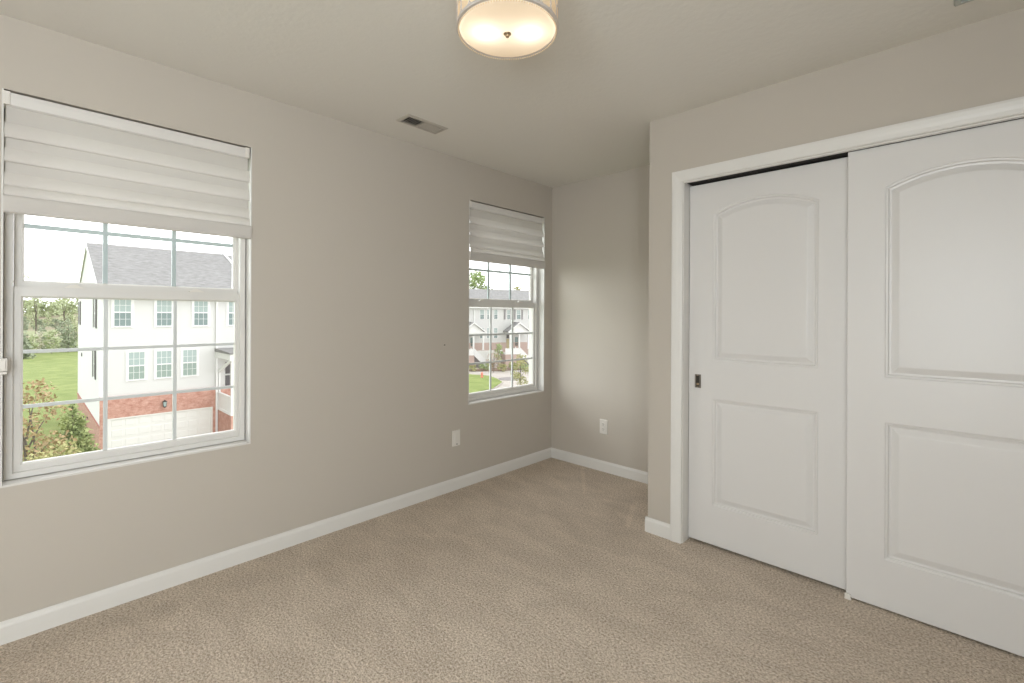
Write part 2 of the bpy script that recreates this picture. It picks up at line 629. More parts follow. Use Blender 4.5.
def sliding_door(name, xa, xb, za, zb, yf, panels, label):
    """front face at y=yf, thickness .035 behind it"""
    bm = bmesh.new()

    def loop(pts, y):
        vs = [bm.verts.new((p[0], y, p[1])) for p in pts]
        return vs, [bm.edges.new((vs[i], vs[(i + 1) % len(vs)])) for i in range(len(vs))]
    eds = []
    rim, e = loop([(xa + .002, za + .002), (xb - .002, za + .002), (xb - .002, zb - .002), (xa + .002, zb - .002)], yf)
    eds += e
    firsts = []
    for pn in panels:
        v, e = loop(pn, yf)
        eds += e
        firsts.append(v)
    bmesh.ops.triangle_fill(bm, use_beauty=True, use_dissolve=False, edges=eds)
    def inside(c, pn):
        n = len(pn)
        return all((pn[(i + 1) % n][0] - pn[i][0]) * (c.z - pn[i][1]) - (pn[(i + 1) % n][1] - pn[i][1]) * (c.x - pn[i][0]) > -1e-9 for i in range(n))
    extra = [f for f in bm.faces if any(inside(f.calc_center_median(), pn) for pn in panels)]
    bmesh.ops.delete(bm, geom=extra, context='FACES_ONLY')
    for pn, prev in zip(panels, firsts):
        for d, dep in PROF[1:]:
            pts = inset(pn, d)
            cur = [bm.verts.new((p.x, yf + dep, p.y)) for p in pts]
            n = len(cur)
            for i in range(n):
                bm.faces.new((prev[i], prev[(i + 1) % n], cur[(i + 1) % n], cur[i]))
            prev = cur
        bm.faces.new(prev)
    # edges and back
    sq = [(xa, za), (xb, za), (xb, zb), (xa, zb)]
    r1 = [bm.verts.new((p[0], yf + .002, p[1])) for p in sq]
    r2 = [bm.verts.new((p[0], yf + .035, p[1])) for p in sq]
    for A, B in ((rim, r1), (r1, r2)):
        for i in range(4):
            bm.faces.new((A[i], A[(i + 1) % 4], B[(i + 1) % 4], B[i]))
    bm.faces.new(r2)
    bmesh.ops.recalc_face_normals(bm, faces=bm.faces)
    me = bpy.data.meshes.new(name)
    bm.to_mesh(me)
    bm.free()
    me.materials.append(M['door'])
    o = bpy.data.objects.new(name, me)
    COL.objects.link(o)
    return struct(o, label, 'closet door')


D1Y, D2Y = YC + .070, YC + .028
d1 = sliding_door('door_1', 1.5505, 2.325, .015, 2.028, D1Y,
                  [panel_outline(1.684, 2.182, 1.034, 1.850, .062), panel_outline(1.684, 2.184, .232, .826, 0)],
                  'rear white two panel sliding closet door with metal finger pull')
d2 = sliding_door('door_2', 2.303, 3.066, .009, 2.036, D2Y,
                  [panel_outline(2.438, 2.936, 1.020, 1.852, .062), panel_outline(2.440, 2.938, .224, .824, 0)],
                  'front white two panel sliding closet door overlapping the other')
# recessed finger pull: bevelled plate with a cup
b = MB()
hx0, hx1, hz0, hz1, hy = 1.586, 1.620, .878, .954, D1Y
b.use(M['pull_metal'])
outer = [(hx0, hz0), (hx1, hz0), (hx1, hz1), (hx0, hz1)]
L = [[(p[0], hy - dy, p[1]) for p in (inset(outer, d) if d else outer)] for d, dy in ((0, 0), (0.0008, .005), (.006, .005), (.0075, .0045))]
b.loops(L, True)
b.use(M['dark_nickel'])
L = [[(p[0], hy - dy, p[1]) for p in inset(outer, d)] for d, dy in ((.0075, .0045), (.0095, .0006))]
b.loops(L, True, False, True)
b.use(M['nickel'])
b.box(1.5965, 1.6105, hy - .0042, hy - .0008, .893, .905)
for z in (.8825, .9495):
    b.tube([((hx0 + hx1) / 2, hy - .0062, z), ((hx0 + hx1) / 2, hy - .0045, z)], .003, 10)
tag(b.build('finger_pull', M['nickel'], d1), 'small rectangular satin metal finger pull')

# plastic floor guide between the two doors
b = MB()
b.box(2.298, 2.324, D2Y - .010, D2Y + .08, 0.0, .006)
b.box(2.299, 2.322, D2Y - .010, D2Y - .003, 0.006, .026)
b.box(2.300, 2.322, D2Y + .0355, D2Y + .0405, 0.006, .018)
tag(b.build('door_guide', M['plastic'], bevel=.0015), 'small white plastic floor guide where the closet doors overlap', 'door guide')


# ------------------------------------------------------------------ windows
def ring(b, u0, u1, z0, z1, w, xa, xb, wb=None, wt=None, bead=0.0):
    """rectangular frame of border w between x=xa (room side) and xb, mitred, with a sloping glazing bead"""
    wb = wb if wb is not None else w
    wt = wt if wt is not None else w
    def rect(l, r, bt, tp, x):
        return [(x, u0 + l, z0 + bt), (x, u1 - r, z0 + bt), (x, u1 - r, z1 - tp), (x, u0 + l, z1 - tp)]
    k = bead
    L = [rect(0, 0, 0, 0, xb), rect(0, 0, 0, 0, xa), rect(w - k, w - k, wb - k, wt - k, xa)]
    if k:
        L.append(rect(w, w, wb, wt, xa - min(.008, (xa - xb) * .4)))
    L.append(rect(w, w, wb, wt, xb))
    L.append(rect(0, 0, 0, 0, xb))
    b.loops(L, True)


def room_window(n, y0, label):
    w = struct(empty('window_%d' % n, (0, y0, WZ0)), label, 'window')
    # everything below is in the window's own frame: y from 0, z from 0
    h, ww = WZ1 - WZ0, WW
    b = MB()
    b.box(-T, .0005, 0, .005, 0, h)
    b.box(-T, .0005, ww - .005, ww, 0, h)
    b.box(-T, -.064, .005, ww - .005, h - .007, h)
    b.box(-T, .002, .005, ww - .005, 0, .008)
    b.build('jamb_liner', M['vinyl'], w)
    b = MB()
    ring(b, .0070, ww - .0105, .011, h - .011, .0245, -.066, -.150, wb=.022)
    ring(b, .0045, ww - .0045, .006, h - .006, .02, -.086, -.150)
    ring(b, .0325, ww - .0265, .030, h - .027, .010, -.112, -.150)
    b.build('window_frame', M['vinyl'], w)
    g0, g1 = .060, .830                     # glass edges across
    # lower sash (room side)
    ls = MB()
    ring(ls, .0195, ww - .0125, .031, .787, g0 - .0195, -.080, -.108, wb=.034, wt=.045, bead=.007)
    lo = ls.build('lower_sash', M['vinyl'], w)
    MB().box(-.0955, -.0925, g0 - .004, g1 + .004, .061, .744).build('pane', M['glass'], lo)
    b = MB()
    for k in (1, 2):
        yv = g0 + (g1 - g0) * k / 3
        b.box(-.099, -.089, yv - .0075, yv + .0075, .062, .743)
        zv = .065 + (.742 - .065) * k / 3 + .004
        b.box(-.0985, -.0895, g0, g1, zv - .0072, zv + .0072)
    b.build('grille', M['muntin'], lo)
    for yl in (.211, .660):
        k = MB()
        k.box(-.105, -.078, yl - .030, yl + .030, .787, .791)
        k.prism([(-.026, .791), (.026, .791), (.016, .797), (.004, .803), (-.010, .801), (-.018, .797)],
                lambda p, t: (t, yl + p[0], p[1]), -.104, -.084)
        k.build('sash_lock', M['plastic'], lo)
    k = MB()
    ring(k, ww - .020, ww - .011, .463, .540, .0018, -.0785, -.081)
    k.box(-.081, -.0795, ww - .018, ww - .013, .466, .537)
    k.build('vent_stop', M['ring'], lo)
    # upper sash (outside)
    us = MB()
    ring(us, .033, ww - .026, .750, h - .026, g0 + .002 - .033, -.110, -.136, wb=.064, wt=.04, bead=.006)
    up = us.build('upper_sash', M['vinyl'], w)
    MB().box(-.125, -.122, g0, g1, .812, h - .064).build('pane', M['glass'], up)
    b = MB()
    zt = h - .066
    for k in (1, 2):
        yv = g0 + (g1 - g0) * k / 3
        b.box(-.1285, -.1185, yv - .0085, yv + .0085, .812, zt)
        zv = .814 + (zt - .814) * k / 3 + .004
        b.box(-.128, -.119, g0, g1, zv - .0085, zv + .0085)
    b.build('grille', M['muntin_outer'], up)
    return w


room_window(1, W1Y, 'white double hung window with grilles looking onto the brick and white house')
room_window(2, W2Y, 'white double hung window near the back corner looking onto the townhouse row')
# rear window behind the camera: fixed lights in a plain frame
w3 = struct(empty('window_3', (RW[0], REAR - .05, RW[2])), 'white window in the rear wall', 'window')
b = MB()
W, HH = RW[1] - RW[0], RW[3] - RW[2]
for (a, c, d, e) in ((0, .05, 0, HH), (W - .05, W, 0, HH), (.05, W - .05, 0, .05), (.05, W - .05, HH - .05, HH),
                     (.05, W - .05, HH / 2 - .03, HH / 2 + .03)):
    b.box(a, c, -.04, .03, d, e)
b.build('window_frame', M['vinyl'], w3)
MB().box(.05, W - .05, -.004, .0, .05, HH - .05).build('pane', M['glass'], w3)


w4 = struct(empty('window_4', (RIGHT + .05, SW[0], SW[2])), 'wide white window added in the right wall for fill light', 'window')  # unseen window, added only to let the side fill light in
b = MB()
W, HH = SW[1] - SW[0], SW[3] - SW[2]
for (a, c, d, e) in ((0, .05, 0, HH), (W - .05, W, 0, HH), (.05, W - .05, 0, .05), (.05, W - .05, HH - .05, HH),
                     (.05, W - .05, HH / 2 - .03, HH / 2 + .03)):
    b.box(-.04, .03, a, c, d, e)
b.build('window_frame', M['vinyl'], w4)
MB().box(-.004, .0, .05, W - .05, .05, HH - .05).build('pane', M['glass'], w4)


# ------------------------------------------------------------------ zebra shades
def shade(y0, label, k=1.0):
    s = tag(empty('window_shade', (0, y0, WZ1)), label, 'window blind', 'banded fabric shades on the windows')
    ya, yb = .003, WW - .012
    # head rail with moulded front, end caps
    prof = [(-.058, -.008), (-.004, -.008), (-.001, -.012), (.0, -.030), (-.002, -.056), (-.010, -.061), (-.058, -.061)]
    MB().prism(prof, lambda p, t: (p[0], t, p[1]), ya + .020, yb - .020).build('head_rail', M['shade_rail'], s)
    for (p, q) in ((ya, ya + .0195), (yb - .0195, yb)):
        c = MB()
        c.box(-.060, .002, p, q, -.058, -.006)
        c.box(-.030, .0035, p + .004, q - .004, -.052, -.014)
        c.build('end_bracket', M['plastic'], s, bevel=.0015)
    # fabric: sheer and opaque bands; each opaque band bellies forward and overhangs the sheer below
    f = MB()
    z = lambda v: 2.096 - (2.096 - v) * k - WZ1
    bands = [(2.096, 2.031, 'd'), (2.031, 1.974, 'l'), (1.974, 1.931, 'd'), (1.931, 1.879, 'l'), (1.879, 1.835, 'd'), (1.835, 1.786, 'l')]
    fa, fb = ya + .008, yb - .004

    def strip(pts, m, ea, eb):
        f.use(m)
        f.smooth = True
        b0 = len(f.v)
        for (x, zz) in pts:
            f.v += [(x, ea, zz), (x, eb, zz)]
        for i in range(len(pts) - 1):
            k = b0 + 2 * i
            f.face((k, k + 1, k + 3, k + 2))
    for (za, zb, kd) in bands:
        if kd == 'd':
            strip([(-.016, z(za) + .004), (-.014, z((za + zb) / 2)), (-.012, z(zb) - .002)], M['shade_dark'], fa, fb)
        else:
            pts = []
            N = 8
            for i in range(N + 1):
                t = i / N
                pts.append((-.012 + .013 * math.sin(t * 1.75) ** 1.0, z(za + (zb - za) * t)))
            pts += [(pts[-1][0] - .004, pts[-1][1] - .004), (-.013, pts[-1][1] - .002)]
            strip(pts, M['shade_light'], fa - .004, fb + .005)
    # bottom fold down to the rail
    pts = [(-.010, z(1.790)), (.004, z(1.778)), (.010, z(1.762)), (.011, z(1.748)), (.005, z(1.743)), (.008, z(1.741))]
    strip(pts, M['shade_light'], fa - .004, fb + .005)
    f.build('shade_fabric', M['shade_light'], s, fix=False)
    # fabric wrapped bottom rail
    prof = []
    for i in range(20):
        a = 2 * math.pi * i / 20
        ca, sa = math.cos(a), math.sin(a)
        prof.append((.002 + .014 * math.copysign(abs(ca) ** .7, ca), z(1.709) + .035 * math.copysign(abs(sa) ** .55, sa)))
    MB().prism(prof, lambda p, t: (p[0], t, p[1]), fa - .006, fb + .010).build('bottom_rail', M['shade_light'], s, smooth=False)
    return s


shade(W1Y, 'pale banded fabric shade half lowered over the large left window')
shade(W2Y, 'pale banded fabric shade half lowered over the window near the corner', .944)
# chain hold-down clipped to the left window edge
b = MB()
b.box(.003, .014, -.076, -.050, 1.058, 1.108)
b.box(.014, .018, -.072, -.054, 1.064, 1.102)
b.prism([(-.020, 0), (.020, 0), (.016, -.010), (-.016, -.010)], lambda p, t: (t, -.063 + p[0] * .7, 1.056 + p[1]), .003, .016)
tag(b.build('chain_holder', M['plastic'], bevel=.002), 'small white plastic chain holder at the left edge of the big window', 'blind clip')


# ------------------------------------------------------------------ wall plates
def plate(name, label, cat, origin, ax):
    """ax 'y': plate on wall x=0 spanning y; ax 'x': plate on back wall spanning x"""
    p = tag(empty(name, origin), label, cat)
    P = (lambda u, z, d: (d, u, z)) if ax == 'y' else (lambda u, z, d: (u, -d, z))
    return p, P


def rect_loops(P, hw, hh, prof):
    return [[P(s * (hw - i), t * (hh - i), d) for s, t in ((-1, -1), (1, -1), (1, 1), (-1, 1))] for i, d in prof]


def disc(b, P, u, z, r, d0, d1, n=14, sq=1.0):
    lp = lambda d, rr: [P(u + rr * math.cos(2 * math.pi * k / n), z + max(-sq * r, min(sq * r, rr * math.sin(2 * math.pi * k / n))), d) for k in range(n)]
    b.loops([lp(d0, r), lp(d1, r), lp(d1 + .0004, r * .9)], True, False, True)


p, P = plate('cable_plate', 'white cable wall plate on the window wall below the second window', 'wall plate', (0, 2.198, .378), 'y')
b = MB()
b.loops(rect_loops(P, .036, .058, ((0, 0), (0, .003), (.003, .0055), (.008, .006))), True, False, True)
b.build('cover', M['plastic'], p)
b = MB()
b.loops(rect_loops(P, .0165, .033, ((0, .006), (.0005, .0085), (.002, .009))), True, False, True)
b.build('insert', M['plastic'], p)
b = MB()
disc(b, P, .004, -.044, .0045, .006, .0075)
b.build('jack', M['slot'], p)
p, P = plate('wall_outlet', 'white duplex electrical outlet low on the back wall', 'outlet', (.5545, YB, .367), 'x')
b = MB()
b.loops(rect_loops(P, .0365, .060, ((0, 0), (0, .003), (.003, .0055), (.008, .006))), True, False, True)
b.build('cover', M['plastic'], p)
for zc in (.0205, -.0205):
    b = MB()
    disc(b, P, 0, zc, .0165, .006, .0085, 20, .82)
    r = b.build('receptacle', M['plastic'], p)
    b = MB()
    for du in (-.0065, .0065):
        b.loops([[P(du + s * .0014, zc + .004 + t * .0045, d) for s, t in ((-1, -1), (1, -1), (1, 1), (-1, 1))] for d in (.0086, .0092)], True, False, True)
    disc(b, P, 0, zc - .007, .0026, .0088, .0091)
    b.build('slot', M['slot'], r)
b = MB()
disc(b, P, 0, 0, .0035, .006, .0078)
b.build('screw', M['ring'], p)
# small nail left in the window wall between the windows
b = MB()
b.tube([(0, 2.083, 1.067), (.008, 2.083, 1.068), (.0085, 2.083, 1.068)], .0022, 8)
b.tube([(.0085, 2.083, 1.068), (.0100, 2.083, 1.068)], .0045, 10)
tag(b.build('nail', M['slot']), 'tiny dark nail in the wall between the two windows', 'nail')


# ------------------------------------------------------------------ ceiling registers
def register(x0, x1, y0, y1, label, split, vm='vent_white', proud=.007):
    g = tag(empty('ceiling_vent', ((x0 + x1) / 2, (y0 + y1) / 2, H)), label, 'ceiling vent')
    hx, hy = (x1 - x0) / 2, (y1 - y0) / 2
    fw = .022
    b = MB()
    rc = lambda a, c, z: [(-a, -c, z), (a, -c, z), (a, c, z), (-a, c, z)]
    b.loops([rc(hx + fw - .006, hy + fw - .006, 0), rc(hx + fw - .006, hy + fw - .006, -.001), rc(hx + fw - .010, hy + fw - .010, -proud + .002), rc(hx - .004, hy - .004, -proud), rc(hx - .004, hy - .004, .006)], True)
    b.build('vent_frame', M[vm], g)
    b = MB()
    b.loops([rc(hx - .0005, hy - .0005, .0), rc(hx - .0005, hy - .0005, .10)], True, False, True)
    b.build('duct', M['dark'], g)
    ysp = -hy + 2 * hy * split
    for (ya, yb, tilt) in ((-hy + .008, ysp - .004, 1), (ysp + .004, hy - .008, -1)):
        n = max(3, int((yb - ya) / .0135))
        b = MB()
        for i in range(n):
            y = ya + (yb - ya) * (i + .5) / n
            d = .0065
            b.prism([(-d, -d * tilt - .0008), (d, d * tilt - .0008), (d, d * tilt + .0008), (-d, -d * tilt + .0008)],
                    lambda p, t, y=y: (t, y + p[0], .001 + p[1]), -hx + .0045, hx - .0045)
        b.build('louvers', M[vm], g)
    b = MB()
    b.box(-hx + .004, hx - .004, ysp - .003, ysp + .003, -.006, .004)
    b.build('centre_bar', M[vm], g)
    b = MB()
    b.box(hx - .006, hx - .002, hy - .05, hy - .03, -.016, -.006)
    b.build('damper_lever', M[vm], g)
    return g


register(*VENTS[0], 'small white ceiling register near the window wall, one bank of louvers dark', .46)
register(*VENTS[1], 'pale ceiling register cut off by the top edge above the closet', .5, 'vent_grey', .012)

# ------------------------------------------------------------------ ceiling light
LX, LY, LZ, LR = 1.590, 1.106, 2.228, .166
lamp = tag(empty('ceiling_light', (LX, LY, H)), 'lit round drum ceiling light with patterned cream shade and frosted glass', 'ceiling light')
b = MB()
b.lathe([(0.001, 0), (.075, 0), (.078, -.006), (.072, -.016), (.030, -.022), (.012, -.030), (.010, -.105), (.001, -.105)], 0, 0, 32)
b.build('canopy', M['ring'], lamp, smooth=True)
zb = LZ - H
b = MB()
b.lathe([(LR, zb + .155), (LR, zb + .004), (LR - .003, zb + .004), (LR - .003, zb + .155), (LR, zb + .155)], 0, 0, 72)
sh = b.build('lamp_shade', M['lamp_fabric'], lamp, smooth=True)
# pattern on the drum: interlaced pointed ovals
b = MB()
NO = 22
for row in range(3):
    zc = zb + .030 + row * .052
    for k in range(NO):
        a0 = 2 * math.pi * (k + .5 * (row % 2)) / NO
        for sgn in (-1, 1):
            pts = []
            for i in range(9):
                t = i / 8
                a = a0 + sgn * (math.pi / NO) * 1.15 * math.sin(math.pi * t)
                pts.append(((LR + .001) * math.cos(a), (LR + .001) * math.sin(a), min(zb + .153, max(zb + .008, zc - .034 + .068 * t))))
            b.tube(pts, .0016, 4)
b.build('lattice', M['ring'], sh)
for (za, zt_) in ((zb + .001, zb + .010), (zb + .146, zb + .158)):
    b = MB()
    b.lathe([(LR + .0025, zt_), (LR + .0035, (za + zt_) / 2), (LR + .0025, za), (LR - .006, za), (LR - .006, zt_), (LR + .0025, zt_)], 0, 0, 72)
    b.build('shade_ring', M['ring'], lamp, smooth=False)
# frosted glass bowl
b = MB()
pr = [(LR - .007, zb + .004), (LR - .012, zb - .001)] + [((LR - .012) * math.cos(t * math.pi / 20), zb - .001 - .007 * math.sin(t * math.pi / 20)) for t in range(1, 10)] + [(.004, zb - .0081)]
b.lathe(pr, 0, 0, 72)
b.build('diffuser', M['lamp_glass'], lamp, smooth=True)
b = MB()
for k in range(120):
    a = 2 * math.pi * k / 120
    x, y = (LR - .004) * math.cos(a), (LR - .004) * math.sin(a)
    b.box(x - .0016, x + .0016, y - .0016, y + .0016, zb - .0075, zb - .0035)
b.build('bead_trim', M['lamp_fabric'], lamp)
b = MB()
b.lathe([(.001, zb - .007), (.012, zb - .0075), (.013, zb - .010), (.009, zb - .012), (.006, zb - .014), (.007, zb - .017), (.0055, zb - .020), (.001, zb - .0215)], 0, 0, 24)
b.build('finial', M['nickel'], lamp, smooth=True)
for sgn in (-1, 1):
    # the two bulbs lie across the view
    dx, dy = .072 * .7205 * sgn, .072 * .6935 * sgn
    l = bpy.data.lights.new('bulb', 'POINT')
    l.energy = 0.36
    l.color = (1.0, .91, .80)
    l.shadow_soft_size = .024
    o = bpy.data.objects.new('bulb', l)
    o.location = (dx, dy, zb + .036)
    COL.objects.link(o)
    o.parent = lamp

# ------------------------------------------------------------------ outdoors: ground
GZ = -6.40
b = MB().box(-190, -0.6, -60, 190, GZ - .5, GZ)
struct(b.build('lawn', M['lawn']), 'mown green lawn', 'lawn')


def slab(name, pts, z0, z1, m, label, cat, kind='structure'):
    o = MB().prism(pts, lambda p, t: (p[0], p[1], t), z0, z1).build(name, m)
    return tag(o, label, cat, kind=kind)


# court between the houses and the drive in front of the far row
slab('driveway', [(-29.2, 2.6), (-2.5, 2.6), (-2.5, 92), (-70, 92), (-70, 30), (-29.2, 30)], GZ, GZ + .04, M['concrete'],
     'pale concrete driveway court between the houses', 'driveway')
PATCH = [(-44.5, 38.0), (-42.3, 38.95), (-39.4, 39.8), (-36.8, 38.7), (-34.4, 37.2), (-33.5, 35.8), (-31.8, 33.2), (-31.0, 29.5), (-44.5, 31.5)]
slab('kerb', PATCH, GZ + .04, GZ + .14, M['concrete'], 'pale kerb edging the small lawn in the court', 'kerb')
slab('lawn_island', [tuple(p) for p in inset([q for q in PATCH[::-1]], .14)], GZ + .14, GZ + .19, M['lawn'], 'bright green lawn island in the court', 'lawn')


def blob(cx, cy, rx, ry, rot=0, n=22):
    c, s_ = math.cos(rot), math.sin(rot)
    return [(cx + rx * math.cos(a) * c - ry * math.sin(a) * s_, cy + rx * math.cos(a) * s_ + ry * math.sin(a) * c)
            for a in (2 * math.pi * k / n for k in range(n))]


slab('planting_bed', blob(-44.0, 45.6, 4.2, 1.5, R(64)), GZ + .04, GZ + .13, M['mulch'], 'mulch bed under the small pinkish tree in front of the far row', 'planting bed')
slab('planting_bed', blob(-50.6, 45.2, 3.4, 1.2, R(64)), GZ + .04, GZ + .13, M['mulch'], 'mulch bed at the foot of the far stairs beyond the lawn island', 'planting bed')
slab('paved_circle', blob(-36.2, 40.2, 1.5, 1.5), GZ + .04, GZ + .07, M['step'], 'round grey paved spot beside the lawn island', 'paving')

b = MB()
N1, N2 = 24, 8
random.seed(4)
base = len(b.v)
for i in range(N1 + 1):
    for j in range(N2 + 1):
        u, v = i / N1, j / N2
        x = -150 - 130 * v
        y = -110 + 190 * u
        b.v.append((x, y, GZ + (9.5 + 2.5 * math.sin(u * 7 + 1)) * math.sin(min(1, v * 1.3) * math.pi / 2) + random.uniform(-.4, .4)))
for i in range(N1):
    for j in range(N2):
        k = i * (N2 + 1) + j
        b.face((k, k + 1, k + N2 + 2, k + N2 + 1))
struct(b.build('hill', M['hill'], smooth=True), 'low brownish wooded hill far behind the lawn', 'hill')


# ------------------------------------------------------------------ houses
def lap_wall(b, axis, plane, za, zb, ext, expo=.125, proud=.020, sign=-1):
    """clapboard courses as real slanted boards; ext(z) -> (u0, u1); axis 'x': wall runs along x, faces sign*y"""
    n = int(math.ceil((zb - za) / expo))
    for i in range(n):
        z0, z1 = za + i * expo, min(zb, za + (i + 1) * expo)
        a0, a1 = ext(z0)
        c0, c1 = ext(z1)
        P = (lambda u, d, z: (u, plane + sign * d, z)) if axis == 'x' else (lambda u, d, z: (plane + sign * d, u, z))
        b.poly([P(a0, proud, z0), P(a1, proud, z0), P(c1, .002, z1), P(c0, .002, z1)])
        b.poly([P(a0, 0, z0), P(a1, 0, z0), P(a1, proud, z0), P(a0, proud, z0)])


def house_window(parent, axis, plane, u0, u1, z0, z1, sign=-1, lo='pane_lo', hi='pane_hi', bars=2, t=.10):
    P = (lambda a, c, d, e, z_, w: (a, c, plane + min(sign * d, sign * e), plane + max(sign * d, sign * e), z_, w)) if axis == 'x' else \
        (lambda a, c, d, e, z_, w: (plane + min(sign * d, sign * e), plane + max(sign * d, sign * e), a, c, z_, w))
    zm = (z0 + z1) / 2
    b = MB()
    for (a, c, e, g, d) in ((u0 - t, u0, z0 - t, z1 + t, .05), (u1, u1 + t, z0 - t, z1 + t, .05), (u0, u1, z1, z1 + t, .05), (u0, u1, z0 - t * .7, z0, .07),
                            (u0, u1, zm - .03, zm + .03, .04), (u0, u0 + .03, z0, z1, .035), (u1 - .03, u1, z0, z1, .035)):
        b.box(*P(a, c, 0, d, e, g))
    for k in range(1, bars + 1):
        uu = u0 + (u1 - u0) * k / (bars + 1)
        b.box(*P(uu - .008, uu + .008, .024, .030, z0, z1))
    for zz in ((z0 + zm) / 2, (z1 + zm) / 2):
        b.box(*P(u0, u1, .024, .030, zz - .008, zz + .008))
    w = b.build('window', M['ext_trim'], parent)
    MB().box(*P(u0, u1, .0205, .026, zm, z1)).build('upper_pane', M[hi], w)
    MB().box(*P(u0, u1, .0205, .026, z0, zm)).build('lower_pane', M[lo], w)
    return w


def shutter(parent, axis, plane, u0, u1, z0, z1, sign=-1, m='shutter'):
    P = (lambda a, c, d, e, z_, w: (a, c, plane + min(sign * d, sign * e), plane + max(sign * d, sign * e), z_, w)) if axis == 'x' else \
        (lambda a, c, d, e, z_, w: (plane + min(sign * d, sign * e), plane + max(sign * d, sign * e), a, c, z_, w))
    b = MB()
    for q in ((u0, u0 + .05, z0, z1), (u1 - .05, u1, z0, z1), (u0 + .05, u1 - .05, z0, z0 + .06), (u0 + .05, u1 - .05, z1 - .06, z1)):
        b.box(*P(q[0], q[1], 0.0, .05, q[2], q[3]))
    n = int((z1 - z0 - .12) / .08)
    for i in range(n):
        zz = z0 + .06 + (z1 - z0 - .12) * i / n
        b.box(*P(u0 + .05, u1 - .05, 0.0, .04, zz, zz + .06))
    return b.build('shutter', M[m], parent)


def wall_lantern(parent, P):
    """P(u, d, z) -> local position; u along wall, d out from wall"""
    b = MB()
    b.tube([P(0, .0, 0), P(0, .03, 0)], .06, 10)
    b.tube([P(0, .03, .02), P(0, .10, .12), P(0, .16, .10)], .014, 6)
    def rect(hw, z):
        return [P(-hw, .16 - hw, z), P(hw, .16 - hw, z), P(hw, .16 + hw, z), P(-hw, .16 + hw, z)]
    b.loops([rect(.015, .16), rect(.03, .12), rect(.10, .08), rect(.095, .06)], True, True, True)
    b.loops([rect(.07, -.20), rect(.055, -.24), rect(.01, -.27)], True, True, True)
    for s_, t_ in ((-1, -1), (1, -1), (1, 1), (-1, 1)):
        b.tube([P(s_ * .085, .16 + t_ * .085, .06), P(s_ * .062, .16 + t_ * .062, -.20)], .009, 4)
    l = b.build('wall_lantern', M['black_metal'], parent)
    g = MB()
    g.loops([rect(.075, .055), rect(.056, -.195)], True, True, True)
    g.build('lantern_glass', M['pane_hi'], l)
    return l


# --- the house across the court: local x along its front, y away from us, z up from the ground
HX = -29.40
G = -GZ
house = tag(empty('townhouse', (HX, 0, GZ), R(90)), 'white sided townhouse with brick garage level filling the large left window', 'house')
CX0, CX1, DEP, RY = 2.675, 18.0, 14.9, 7.6
EZ, RZ = 8.55, 11.95
SL = (RZ - EZ) / (RY + .4)
b = MB()
lap_wall(b, 'x', 0, 3.30, EZ - .05, lambda z: (CX0, CX1))
b.build('front_siding', M['siding'], house, fix=False)
b = MB()
def gable_ext(z):
    if z <= EZ + .17:
        return (0, DEP)
    k = (z - EZ - .17) / SL
    return (k, max(k + .01, 2 * RY - k if 2 * RY - k < DEP else DEP))
lap_wall(b, 'y', CX0, 1.80, RZ - .05, gable_ext)
b.build('gable_siding', M['siding'], house, fix=False)
# brick garage level with the door opening
GX0, GX1, GH = 2.95, 7.70, 2.16
b = MB()
b.box(CX0 - .03, GX0, -.06, .06, 0, 3.28)
b.box(GX1, 7.96, -.06, .06, 0, 3.28)
b.box(GX0, GX1, -.06, .06, GH, 3.28)
b.box(7.96, CX1, -.06, .06, 0, 3.28)
b.build('front_brick', M['brick_front'], house)
b = MB()
b.box(CX0 - .03, CX0 + .08, .06, DEP, 0, 1.78)
b.build('side_brick', M['brick_side'], house)
b = MB()
b.box(CX0 - .05, CX1, -.09, .0, 3.26, 3.33)
b.box(CX0 - .055, CX0, .0, DEP, 1.76, 1.83)
b.build('brick_ledge', M['red_cap'], house)
# garage door: framed, four rows of raised panels
b = MB()
b.box(GX0, GX1, .02, .08, 0, GH)
rows, cols = 4, 8
for r_ in range(rows):
    z0, z1 = GH * r_ / rows, GH * (r_ + 1) / rows
    b.box(GX0 + .10, GX1 - .10, .004, .02, z0 + .008, z1 - .008)
    for c_ in range(cols):
        a = GX0 + .12 + (GX1 - GX0 - .24) * c_ / cols
        c = GX0 + .12 + (GX1 - GX0 - .24) * (c_ + 1) / cols
        b.loops([[(p.x, y, p.y) for p in inset([(a + .05, z0 + .09), (c - .05, z0 + .09), (c - .05, z1 - .09), (a + .05, z1 - .09)], d)]
                 for d, y in ((0, .004), (.02, -.008), (.05, -.008))], True, False, True)
b.box(GX0, GX0 + .10, -.065, .02, 0, GH)
b.box(GX1 - .10, GX1, -.065, .02, 0, GH)
b.box(GX0 + .1, GX1 - .1, -.065, .02, GH - .06, GH)
b.build('garage_door', M['garage'], house)
b = MB()
b.box(CX0 - .035, CX0 + .09, -.035, -.002, 3.3, EZ)
b.box(CX0 - .035, CX0 - .002, -.002, .11, 1.82, EZ)
b.build('corner_board', M['ext_trim'], house)
